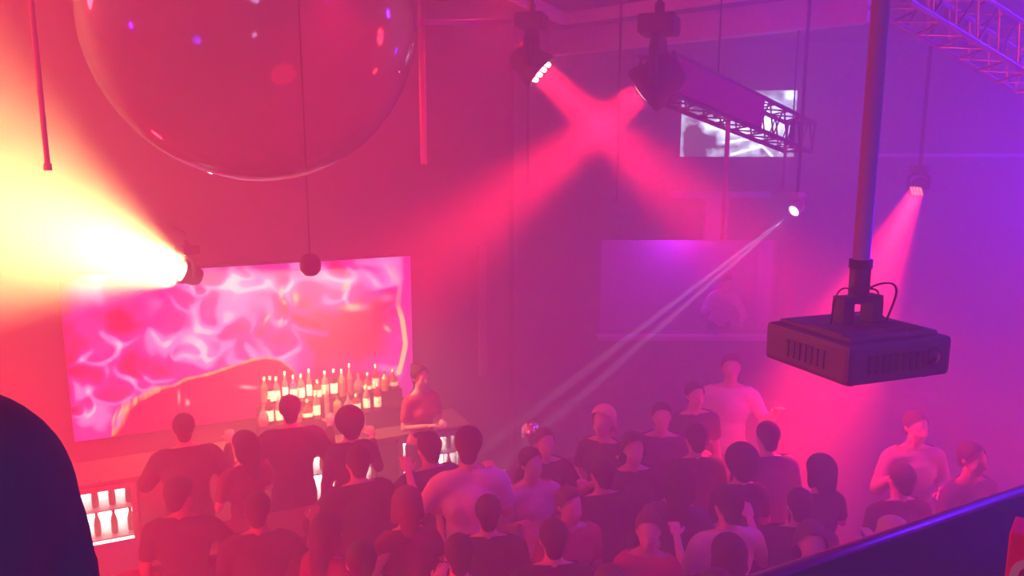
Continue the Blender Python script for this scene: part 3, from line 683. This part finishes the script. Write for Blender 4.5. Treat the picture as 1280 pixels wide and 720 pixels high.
# ------------------------------------------------------------------ people
def capsule(bm, a, b, ra, rb, seg=12):
    a, b = Vector(a), Vector(b); d = (b-a); L = d.length
    if L < 1e-6: ell(bm, a, (ra,)*3); return
    pts, rs = [], []
    for k in range(5):
        t = -PI/2 + k*PI/8; pts.append(a + d/L*ra*math.sin(t)); rs.append(max(.0008, ra*math.cos(t)))
    for k in range(5):
        t = k*PI/8; pts.append(b + d/L*rb*math.sin(t)); rs.append(max(.0008, rb*math.cos(t)))
    tube(bm, pts, rs, seg)
def remeshed(bm, voxel, smooth=5):
    me = bpy.data.meshes.new('tmp'); bm.to_mesh(me); bm.free(); o = bpy.data.objects.new('tmp', me); COL.objects.link(o)
    m = o.modifiers.new('r', 'REMESH'); m.mode = 'VOXEL'; m.voxel_size = voxel
    s = o.modifiers.new('s', 'SMOOTH'); s.iterations = smooth; s.factor = .5
    dg = bpy.context.evaluated_depsgraph_get(); dg.update(); r = bpy.data.meshes.new_from_object(o.evaluated_get(dg))
    bpy.data.objects.remove(o); bpy.data.meshes.remove(me); return r
ARMS = {  # elbow, wrist for the right side (+x); person faces +y, 1.75 m tall
 'down': ((.245,-.02,1.16),(.26,.08,.92)), 'lean': ((.30,.17,1.17),(.17,.40,1.17)), 'drink': ((.25,.05,1.17),(.20,.28,1.33)),
 'chest': ((.26,.02,1.17),(.10,.24,1.22)), 'up': ((.32,.08,1.62),(.26,.14,1.88)), 'half': ((.30,.06,1.20),(.34,.30,1.38)), 'hip': ((.34,-.04,1.20),(.17,.04,1.02))}
def figure(arms=('down','down'), sex='m', lean=0.0, turn=0.0, hair='short', sleeves='short', top='tshirt', step=.0, hvox=.013):
    """builds the meshes of one clothed figure, 1.75 m tall, feet on z=0, facing +y; returns {part: mesh}"""
    fem = sex == 'f'; sw = .165 if fem else .19; out = {}
    def bend(v):
        if v.z < .95 or not lean: return v
        k = min(1, (v.z-.95)/.12); return Matrix.Rotation(-lean*k, 3, 'X') @ (v-Vector((0,0,.95))) + Vector((0,0,.95))
    def bendbm(b):
        for v in b.verts: v.co = bend(v.co)
    def bendme(m):
        for v in m.vertices: v.co = bend(v.co)
    def armpts(side, key):
        e, w = ARMS[key]; sx = 1 if side == 0 else -1; k = sw/.19
        return Vector((sx*sw,0,1.41)), Vector((sx*e[0]*k,e[1],e[2])), Vector((sx*w[0]*k,w[1],w[2]))
    def torso(b, g=0.0):
        ell(b, (0,0,.98), (.160+g,.112+g,.12+g)); ell(b, (0,.005,1.12), ((.125 if fem else .142)+g,.098+g,.14+g)); ell(b, (0,.0,1.29), ((.148 if fem else .170)+g,.112+g,.16+g))
        capsule(b, (-sw+.04,0,1.415), (sw-.04,0,1.415), .062+g, .062+g)
        for sx in (-1,1): capsule(b, (sx*.035,-.018,1.478), (sx*(sw-.04),-.005,1.432), .046+g*.7, .052+g)
        if fem:
            for sx in (-1,1): ell(b, (sx*.07,.085,1.29), (.058+g,.05+g,.055+g))
    Rt = Matrix.Rotation(turn, 3, 'Z'); HC = Vector((0,.0,1.55))
    def H(v): v = Vector(v); return Rt @ (v-HC) + HC
    def headshape(b, g=0.0):
        ell(b, H((0,-.005,1.672)), (.074+g,.093+g,.083+g), Rt, 3); ell(b, H((0,.03,1.615)), (.060+g,.066+g,.085+g), Rt, 3); ell(b, H((0,.050,1.565)), (.040+g,.040+g,.030+g), Rt, 3)
    b = BM(); torso(b); capsule(b, (0,-.01,1.44), (0,.0,1.57), .055, .052); headshape(b)
    capsule(b, H((0,.088,1.655)), H((0,.108,1.618)), .010, .015); capsule(b, H((-.035,.078,1.662)), H((.035,.078,1.662)), .014, .014)
    for sx in (-1,1): ell(b, H((sx*.074,-.005,1.64)), (.012,.020,.032), Rt); ell(b, H((sx*.042,.062,1.612)), (.020,.020,.018), Rt)
    ell(b, H((0,.086,1.578)), (.024,.014,.011), Rt)
    for side in (0,1):
        s, e, w = armpts(side, arms[side]); capsule(b, s, e, .050 if not fem else .042, .038 if not fem else .032); capsule(b, e, w, .038 if not fem else .032, .025)
        sx = 1 if side == 0 else -1; st = step*(1 if side == 0 else -1)
        hip, kn, an = Vector((sx*.088,0,.93)), Vector((sx*.10,.03+st*.6,.50)), Vector((sx*.11,-.02+st,.08))
        capsule(b, hip, kn, .088, .056); capsule(b, kn, an, .054, .036); capsule(b, an+Vector((0,-.02,-.045)), an+Vector((sx*.015,.15,-.05)), .038, .034)
    bendbm(b); me = remeshed(b, hvox, 3)
    b = BM(); b.from_mesh(me)       # the hands: palm, four unequal bent fingers and a thumb at each wrist
    for side in (0,1):
        s, e, w = armpts(side, arms[side]); d = (w-e).normalized(); sx = 1 if side == 0 else -1
        flat = Vector((0,0,1)) if abs(d.z) < .75 else Vector((0,1,0)); across = d.cross(flat).normalized(); nrm = across.cross(d).normalized()
        if arms[side] == 'down': across, nrm = Vector((0,1,0)), Vector((-sx,0,0)); across = (across-d*across.dot(d)).normalized()
        nb = len(b.verts); curl = {'down':.5,'lean':.35,'drink':1.0,'chest':.6,'up':.3,'half':.5,'hip':.5}[arms[side]]; dn = -nrm if flat.z and arms[side] != 'down' else nrm
        pc_ = w + d*.05; vs = ell(b, (0,0,0), (1,1,1), None, 2)
        Mp = Matrix((across*.040, d*.055, dn*.016)).transposed()
        for v in vs: v.co = Mp @ v.co + pc_
        for k, (off, ln_) in enumerate(((-.028,.066),(-.009,.078),(.010,.074),(.028,.058))):
            p0 = w + d*.082 + across*off; d1 = (d*math.cos(curl*.5)+dn*math.sin(curl*.5)); d2 = (d*math.cos(curl*1.3)+dn*math.sin(curl*1.3)); d3 = (d*math.cos(curl*2)+dn*math.sin(curl*2))
            tube(b, [p0-d*.02, p0, p0+d1*ln_*.42, p0+d1*ln_*.42+d2*ln_*.32, p0+d1*ln_*.42+d2*ln_*.32+d3*ln_*.24], [.008,.0088,.0082,.0074,.005], 8)
        th = -1 if side == 0 else 1; p0 = w + d*.03 + across*th*.028
        d1 = (d*.65+across*th*.7+dn*.25).normalized(); d2 = (d*.9+across*th*.3+dn*.4).normalized(); tube(b, [p0-d1*.01, p0, p0+d1*.035, p0+d1*.035+d2*.028], [.011,.012,.010,.007], 8)
        for v in list(b.verts)[nb:]: v.co = bend(v.co)
    for f in b.faces: f.smooth = True
    m2 = bpy.data.meshes.new('person'); b.to_mesh(m2); b.free(); bpy.data.meshes.remove(me); out['body'] = m2
    def cut(me, planes):
        b = BM(); b.from_mesh(me)
        for co, no in planes: bmesh.ops.bisect_plane(b, geom=b.verts[:]+b.edges[:]+b.faces[:], plane_co=co, plane_no=no, clear_outer=True)
        for f in b.faces: f.smooth = True
        b.to_mesh(me); b.free(); return me
    # top
    g = .014 if top != 'jacket' else .028; b = BM(); torso(b, g)
    if top == 'jacket': capsule(b, (0,0,1.0), (0,0,1.2), .165, .16)
    for side in (0,1):
        s, e, w = armpts(side, arms[side]); r = (.042 if fem else .050)+g
        if sleeves == 'none': capsule(b, s, s+(e-s)*.1, r, r)
        elif sleeves == 'short': capsule(b, s, s+(e-s)*.62, r, r-.004)
        else: capsule(b, s, e, r, r-.008); capsule(b, e, e+(w-e)*.86, r-.008, .036)
    m = remeshed(b, .017, 4); out['shirt'] = cut(m, [((0,0,.90), (0,0,-1)), ((0,.02,1.492), (0,.30,1))] if max(ARMS[a][1][2] for a in arms) < 1.45 else [((0,0,.90), (0,0,-1))]); bendme(out['shirt'])
    b = BM(); ell(b, (0,0,.98), (.170,.122,.12)); 
    for side in (0,1):
        sx = 1 if side == 0 else -1; st = step*(1 if side == 0 else -1); hip, kn, an = Vector((sx*.088,0,.93)), Vector((sx*.10,.03+st*.6,.50)), Vector((sx*.11,-.02+st,.08))
        capsule(b, hip, kn, .10, .070); capsule(b, kn, an, .068, .056)
    out['trousers'] = cut(remeshed(b, .018, 3), [((0,0,1.03), (0,0,1)), ((0,0,.085), (0,0,-1))]); bendme(out['trousers'])
    b = BM()
    for side in (0,1):
        sx = 1 if side == 0 else -1; st = step*(1 if side == 0 else -1); an = Vector((sx*.11,-.02+st,.08))
        capsule(b, an+Vector((0,-.025,-.036)), an+Vector((sx*.015,.155,-.042)), .044, .038); box(b, an+Vector((sx*.008,.065,-.071)), (.085,.27,.018), bev=.006); capsule(b, an, an+Vector((0,-.01,.03)), .046, .048)
    for v in b.verts: v.co.z = max(v.co.z, 0.0)
    ms = bpy.data.meshes.new('shoes'); b.to_mesh(ms); b.free(); out['shoes'] = ms
    # hair
    b = BM(); g = {'short': .010, 'cap': .012, 'afro': .045, 'long': .020, 'bun': .012, 'bob': .026, 'shaved': .004}[hair]
    ell(b, H((0,-.012,1.682)), (.076+g,.094+g,.083+g), Rt, 3); capsule(b, H((0,-.045,1.66)), H((0,-.052,1.60)), .060+g*.6, .048+g*.6)
    if hair in ('long','bob'):
        bot = 1.40 if hair == 'long' else 1.53
        capsule(b, H((0,-.055,1.66)), H((0,-.085,bot)), .085, .06)
        for sx in (-1,1): capsule(b, H((sx*.07,-.01,1.66)), H((sx*.088,-.02,bot+.04)), .038, .028)
    if hair == 'bun': ell(b, H((0,-.10,1.745)), (.042,.042,.04), Rt)
    fw = Rt @ Vector((0,1,0))
    if hair == 'cap': 
        pass
    m = remeshed(b, .011, 2)
    pl = [(H((0,.052,1.70)), tuple((Rt @ Vector((0,.86,-.5)).normalized())))]
    if hair in ('short','cap','bun','shaved'): pl.append((H((0,-.05,1.575)), tuple(Rt @ Vector((0,.5,-1)).normalized())))
    cut(m, pl)
    if hair == 'cap':
        b = BM(); b.from_mesh(m); n0 = len(b.verts); ell(b, H((0,.10,1.715)), (.065,.075,.010), Rt, 3); b.to_mesh(m); b.free()
    bendme(m); out['hair'] = m
    return out
FIG = {}
SKINS = [mat('skin_fair', (.75,.52,.42), .55), mat('skin_tan', (.55,.35,.25), .55), mat('skin_brown', (.30,.17,.11), .55)]
CL = {'black': mat('black_cotton', (.03,.03,.035), .85), 'navy': mat('navy_cotton', (.05,.06,.14), .85), 'white': mat('white_cotton', (.85,.85,.85), .8), 'grey': mat('grey_cotton', (.35,.35,.37), .85),
      'red': mat('red_cotton', (.6,.08,.1), .8), 'pale': mat('pale_cotton', (.75,.68,.65), .8), 'wine': mat('wine_cotton', (.16,.03,.05), .85), 'denim': mat('denim', (.12,.16,.28), .85), 'cream': mat('cream_cotton', (.85,.78,.6), .8)}
HR = {'dark': mat('dark_hair', (.025,.018,.015), .7, noise=.3, nscale=60), 'brown': mat('brown_hair', (.12,.06,.035), .7, noise=.3, nscale=60), 'blond': mat('blond_hair', (.75,.55,.30), .6, noise=.2, nscale=60), 'cap_red': mat('cap_red', (.4,.06,.08), .8), 'cap_white': mat('cap_white', (.8,.8,.8), .8)}
M_shoe = mat('black_shoe', (.03,.03,.03), .5)
def person(loc, face, height, label, arms=('down','down'), sex='m', hair='short', hcol='dark', topc='black', legs='black', skin=0, sleeves='short', top='tshirt', turn=0.0, lean=0.0, step=0.06, group=None):
    key = (arms, sex, round(lean,2), round(turn,1), hair, sleeves, top)
    if key not in FIG: FIG[key] = figure(arms, sex, lean, turn, hair, sleeves, top, step)
    f = FIG[key]; s = height/1.75
    def ob(n, me, m, par=None):
        if not me.materials: me.materials.append(m)
        o = bpy.data.objects.new(n, me); COL.objects.link(o)
        o.material_slots[0].link = 'OBJECT'; o.material_slots[0].material = m
        if par: o.parent = par
        return o
    b = ob('person', f['body'], SKINS[skin]); b.location = loc; b.rotation_euler = (0,0,face); b.scale = (s,s,s)
    ob('shirt' if top != 'jacket' else 'jacket', f['shirt'], CL[topc], b); ob('trousers', f['trousers'], CL[legs], b); ob('shoes', f['shoes'], M_shoe, b); ob('hair', f['hair'], HR[hcol], b)
    return tag(b, label, 'person', group)
def crowd(px, py, h, face_deg, label, **k):
    """head centre at pixel px,py; face_deg: 0 faces the bar wall / away from the balcony, 180 faces the balcony"""
    p = at_z(px, py, h*.937); GUESTS.append([Vector((p.x, p.y)), math.radians(face_deg), h, label, k])
T = crowd; GUESTS = []
# by the bar
T(383,531,1.84,20,'bar worker in a dark cap reaching for the bottles, head covering their middle', arms=('half','lean'), hair='cap', hcol='dark', topc='black', top='jacket', sleeves='long', staff=True)
T(411,552,1.76,30,'bar worker with big loose dark hair pressed beside the capped worker', arms=('half','down'), sex='f', hair='afro', topc='black', sleeves='long', staff=True)
T(262,540,1.80,24,'bar worker in a dark jacket at the left part of the back bar', arms=('half','lean'), topc='black', top='jacket', sleeves='long', hair='short', staff=True)
T(304,556,1.70,40,'long-haired bar worker in a dark red top left of the bottles', arms=('lean','chest'), sex='f', hair='long', hcol='dark', topc='wine', sleeves='short', turn=.5, staff=True)
T(222,598,1.76,10,'person in a black tee at the left end of the front bar', arms=('lean','down'), topc='black', hair='short', turn=-.5, skin=2)
T(470,566,1.78,28,'person with a round dark head standing before the small warm-lit fridge', arms=('lean','lean'), topc='black', top='jacket', sleeves='long', hair='short')
T(526,566,1.80,35,'broad-backed person in a dark jacket hiding the lower part of the right fridge', arms=('lean','lean'), topc='navy', top='jacket', sleeves='long', hair='cap', hcol='dark')
T(330,640,1.74,15,'person in a dark tee standing alone in the haze below the front bar', arms=('half','down'), topc='black', legs='denim', skin=2)
T(450,655,1.70,-30,'long-haired person in a wine top in the deep haze left of the white shirt', arms=('drink','down'), sex='f', hair='long', hcol='dark', topc='wine', skin=1)
# staff behind the bar
o = person(barp(-.40, -.30, 0), math.radians(180)+ANG+.3, 1.74, 'bar worker behind the counter by the dark corner right of the screen', arms=('chest','chest'), topc='red', hair='bun', sex='f')
# centre
T(622,555,2.0,12,'big person in a white shirt seen from behind near the end of the bar', arms=('drink','half'), topc='white', hair='short', sleeves='short', top='tshirt', turn=-.2)
T(603,631,1.74,5,'short-haired person whose dark head covers the back of the white shirt', arms=('down','chest'), topc='black', hair='short')
T(540,640,1.72,20,'person in a wine top half lost in haze just left of the white shirt', arms=('half','down'), topc='wine', sex='f', hair='bob', hcol='brown')
T(691,556,1.68,200,'person with a lit face right of the shiny silver globe', arms=('down','half'), topc='black', hair='short', hcol='brown', legs='denim')
T(737,536,1.78,150,'blond person with a bright bob and a dark top', arms=('chest','down'), sex='f', hair='bob', hcol='blond', topc='black')
T(707,590,1.72,-160,'person in a pale top standing left of the dark-haired dancers', arms=('drink','down'), topc='pale', hair='short', turn=.3)
T(779,560,1.74,190,'person with a narrow lit face in a dark top at the centre of the crowd', arms=('down','drink'), topc='black', sex='f', hair='long', hcol='dark')
T(762,585,1.74,20,'dark-haired person in a black jacket with back to the balcony, centre of the crowd', topc='black', top='jacket', sleeves='long', hair='short')
T(829,524,1.76,175,'person with a lit face far back, before the booth counter', topc='navy', arms=('half','down'), hair='short', skin=0)
T(858,552,1.76,10,'short-haired person in a black tee behind the brightly shirted pair', topc='black', arms=('down','down'), hair='short')
T(879,492,1.78,195,'person with a lit face left of the tall white-shirted one', topc='black', arms=('chest','down'), hair='short')
T(904,464,1.95,170,'tall person in a white open shirt standing above the crowd below the booth', topc='white', arms=('down','half'), hair='short', hcol='brown', sleeves='long', legs='black')
T(950,547,1.80,10,'person in a dark jacket with back turned, right of the tall white shirt', topc='navy', top='jacket', sleeves='long', hair='short')
T(884,588,1.76,8,'person with a large dark head of hair in the densest part of the crowd', topc='black', sex='f', hair='afro', arms=('chest','down'))
T(806,600,1.70,-20,'person in a dull top turned sideways between the central dancers', topc='navy', sex='f', hair='long', hcol='dark', arms=('half','chest'))
T(744,640,1.72,-150,'person in a pale red top with one raised forearm, lower centre', topc='red', arms=('half','down'), hair='short', hcol='brown', skin=0)
T(797,652,1.68,170,'person in a red tee facing the balcony left of the cream shirt', topc='red', arms=('chest','drink'), sex='f', hair='bun', hcol='brown')
T(887,632,1.78,14,'person in a cream shirt with broad lit shoulders, seen from behind', topc='cream', arms=('half','drink'), hair='short', hcol='dark', sleeves='short')
T(848,704,1.80,0,'near person with a round black head at the bottom edge beside the cream shirt', topc='black', arms=('chest','chest'), hair='short')
T(690,668,1.76,5,'person in a black tee deep in shade at the lower centre', topc='black', arms=('down','chest'), hair='short')
T(968,662,1.72,170,'person with a lit face tilted up close to the handrail', topc='navy', arms=('half','down'), sex='f', hair='long', hcol='brown')
T(1008,596,1.74,15,'dark-haired person in a black top left of the pink-lit dancer', topc='black', arms=('half','down'), hair='bob', sex='f')
T(1000,648,1.70,-10,'person in a dark hooded jacket just above the handrail edge', topc='black', top='jacket', sleeves='long', hair='short')
T(1145,535,1.84,185,'pink-lit dancer in a grey long-sleeved shirt at right, wrapped in bright haze', topc='grey', arms=('half','chest'), hair='short', hcol='dark', sleeves='long', skin=1)
T(1118,600,1.72,10,'shorter person in front of the pink-lit dancer at right', topc='wine', arms=('chest','down'), hair='short', hcol='brown')
T(1072,668,1.70,30,'person in a pale top with lit shoulder touching the line of the handrail', topc='pale', arms=('half','half'), sex='f', hair='long', hcol='blond')
T(1215,575,1.78,200,'person in a navy tee dimly seen in haze near the right edge', skin=2, topc='navy', arms=('half','down'), hair='short')
T(575,690,1.74,10,'person in a navy top at the bottom edge left of centre', topc='navy', arms=('down','chest'), hair='short')
T(480,700,1.76,-10,'person in a dark tee at the bottom edge, nearest below the bar guests', topc='black', arms=('half','down'), hair='short', turn=.4)
T(765,712,1.70,170,'person in a red top cut by the bottom edge left of the round black head', topc='wine', arms=('chest','down'), sex='f', hair='bob', hcol='brown')
T(925,700,1.72,10,'dark-haired person at the bottom edge right of the cream shirt', topc='navy', arms=('down','down'), hair='bob', sex='f')
# nobody stands inside anybody else or the bar
for it in range(150):
    for i in range(len(GUESTS)):
        for j in range(i):
            d = GUESTS[i][0]-GUESTS[j][0]; L_ = d.length
            if L_ < .54: d = d/max(L_, .01)*(.54-L_)*.5; GUESTS[i][0] += d; GUESTS[j][0] -= d
        off = (GUESTS[i][0]-Vector((B0.x, B0.y))).dot(Vector((N.x, N.y)))
        lo, hi = (-1.40, -.45) if GUESTS[i][4].get('staff') else ((-99, -2.28) if (GUESTS[i][0]-Vector((B0.x, B0.y))).dot(Vector((U.x, U.y))) < .75 else (-99, -1.2))
        GUESTS[i][0] -= Vector((N.x, N.y))*(off-min(hi, max(lo, off)))
for g_ in GUESTS: person((g_[0].x, g_[0].y, 0), g_[1], g_[2], g_[3], **{k_: v_ for k_, v_ in g_[4].items() if k_ != 'staff'})
# DJ in the booth: floor of the booth is raised
p = back(916, 360); dj = person((p.x, Y1+.72, .1), math.radians(188), 1.84, 'person in a pale shirt bent over the counter of the violet-lit booth', arms=('half','lean'), topc='white', hair='short', sleeves='long', lean=.35)
q = back(893, 407); bm = BM(); lathe(bm, [(.03,0),(.038,.01),(.045,.12),(.043,.125),(.036,.02)], 14); fix(bm)
o = link('tumbler', bm, G['blue'], None, True); o.location = (q.x, Y1-.08, bz0-.01); tag(o, 'pale blue tumbler glowing on the booth counter beside the pale shirt', 'glass')
# shiny silver globe in the crowd
p = at_d(664, 541, 6.9); gl_ = empty('silver_globe', p, 0, 'small crumpled shiny silver globe glinting above heads in mid crowd', 'balloon')
bm = BM(); vs = ell(bm, (0,0,0), (.085,.085,.10), None, 4)
for v in bm.verts: v.co *= 1 + .10*NZ.noise(v.co*28) + .05*NZ.noise(v.co*60)
tube(bm, [(0,0,-.095),(0,0,-.115)], [.012,.02], 8); link('foil', bm, mat('silver_foil', (.9,.85,.85), .18, metal=1), gl_)
bm = BM(); tube(bm, [(0,0,-.11),(.01,-.01,-.3),(-.005,0,-.38)], .003, 6); link('string', bm, mat('white_string', (.8,.8,.8), .6), gl_)
# phone in a hand
q = at_d(920, 540, 7.0); 
# the neighbour on the balcony, leaning over the handrail, back of head at left
hd = at_d(-75, 722, .60)
off_h = (Vector((hd.x, hd.y, 0))-Vector((eA.x, eA.y, 0))).dot(bn)
lean = .50; hgt = 1.66; s_ = hgt/1.75
# choose stature so that the leaning head meets hd
hz = (.95 + (1.64-.95)*math.cos(lean))*s_; yy = (1.64-.95)*math.sin(lean)*s_
base = Vector((hd.x, hd.y, 0)) + bn*yy
fig = figure(('lean','lean'), 'f', lean, 0, 'bob', 'long', 'jacket', .05)
for k, m in fig.items(): m.materials.append({'body': SKINS[1], 'shirt': mat('plum_jacket', (.05,.07,.035), .9), 'trousers': CL['denim'], 'shoes': M_shoe, 'hair': mat('near_dark_hair', (.045,.075,.04), .75, noise=.25, nscale=25)}[k])
nb = bpy.data.objects.new('person', fig['body']); COL.objects.link(nb)
for k in ('shirt','trousers','shoes','hair'):
    o = bpy.data.objects.new({'shirt':'jacket'}.get(k, k), fig[k]); COL.objects.link(o); o.parent = nb
nb.location = (base.x, base.y, BZ); nb.rotation_euler = (0,0,bang); kk = (hd.z-BZ)/((.95 + (1.64-.95)*math.cos(lean))); nb.scale = (kk,kk,kk)
print('NEIGHBOUR scale', kk, 'off', off_h)
tag(nb, 'neighbour with a dark bob leaning over the balcony handrail, huge at the left edge', 'person')

# ------------------------------------------------------------------ house lights, most of them unseen washes added to colour the haze
for args in LIGHTS: globals()[args[0]](*args[1:])

# ------------------------------------------------------------------ haze
hm = bpy.data.materials.new('club_haze'); hm.use_nodes = True; nt = hm.node_tree; nt.nodes.clear()
vs_ = nt.nodes.new('ShaderNodeVolumeScatter'); vs_.inputs['Color'].default_value = (*HAZE_COL, 1); vs_.inputs['Density'].default_value = HAZE; vs_.inputs['Anisotropy'].default_value = HAZE_G
o = nt.nodes.new('ShaderNodeOutputMaterial'); nt.links.new(vs_.outputs[0], o.inputs['Volume'])
bm = BM(); box(bm, ((X0+X1)/2, (Y0+Y1)/2+.75, ZC/2), (X1-X0+.1, Y1-Y0+1.7, ZC+.1)); hz_ = link('haze', bm, hm); hz_['kind'] = 'stuff'; hz_['label'] = 'thin stage haze filling the whole club'; hz_['category'] = 'haze'
w = bpy.data.worlds.new('world'); sc.world = w; w.use_nodes = True; w.node_tree.nodes['Background'].inputs[0].default_value = (0,0,0,1); w.node_tree.nodes['Background'].inputs[1].default_value = 0
sc.view_settings.view_transform = 'Standard'; sc.view_settings.look = 'None'; sc.view_settings.gamma = 1; sc.view_settings.exposure = EXPO; sc.view_settings.use_curve_mapping = False
c = sc.cycles; c.max_bounces = 8; c.diffuse_bounces = 2; c.glossy_bounces = 3; c.transmission_bounces = 4; c.transparent_max_bounces = 12; c.volume_bounces = 1
c.use_denoising = True; c.sample_clamp_indirect = 3; c.sample_clamp_direct = 0; c.use_light_tree = True; c.caustics_reflective = False; c.caustics_refractive = False
try: c.denoising_prefilter = 'ACCURATE'
except Exception: pass
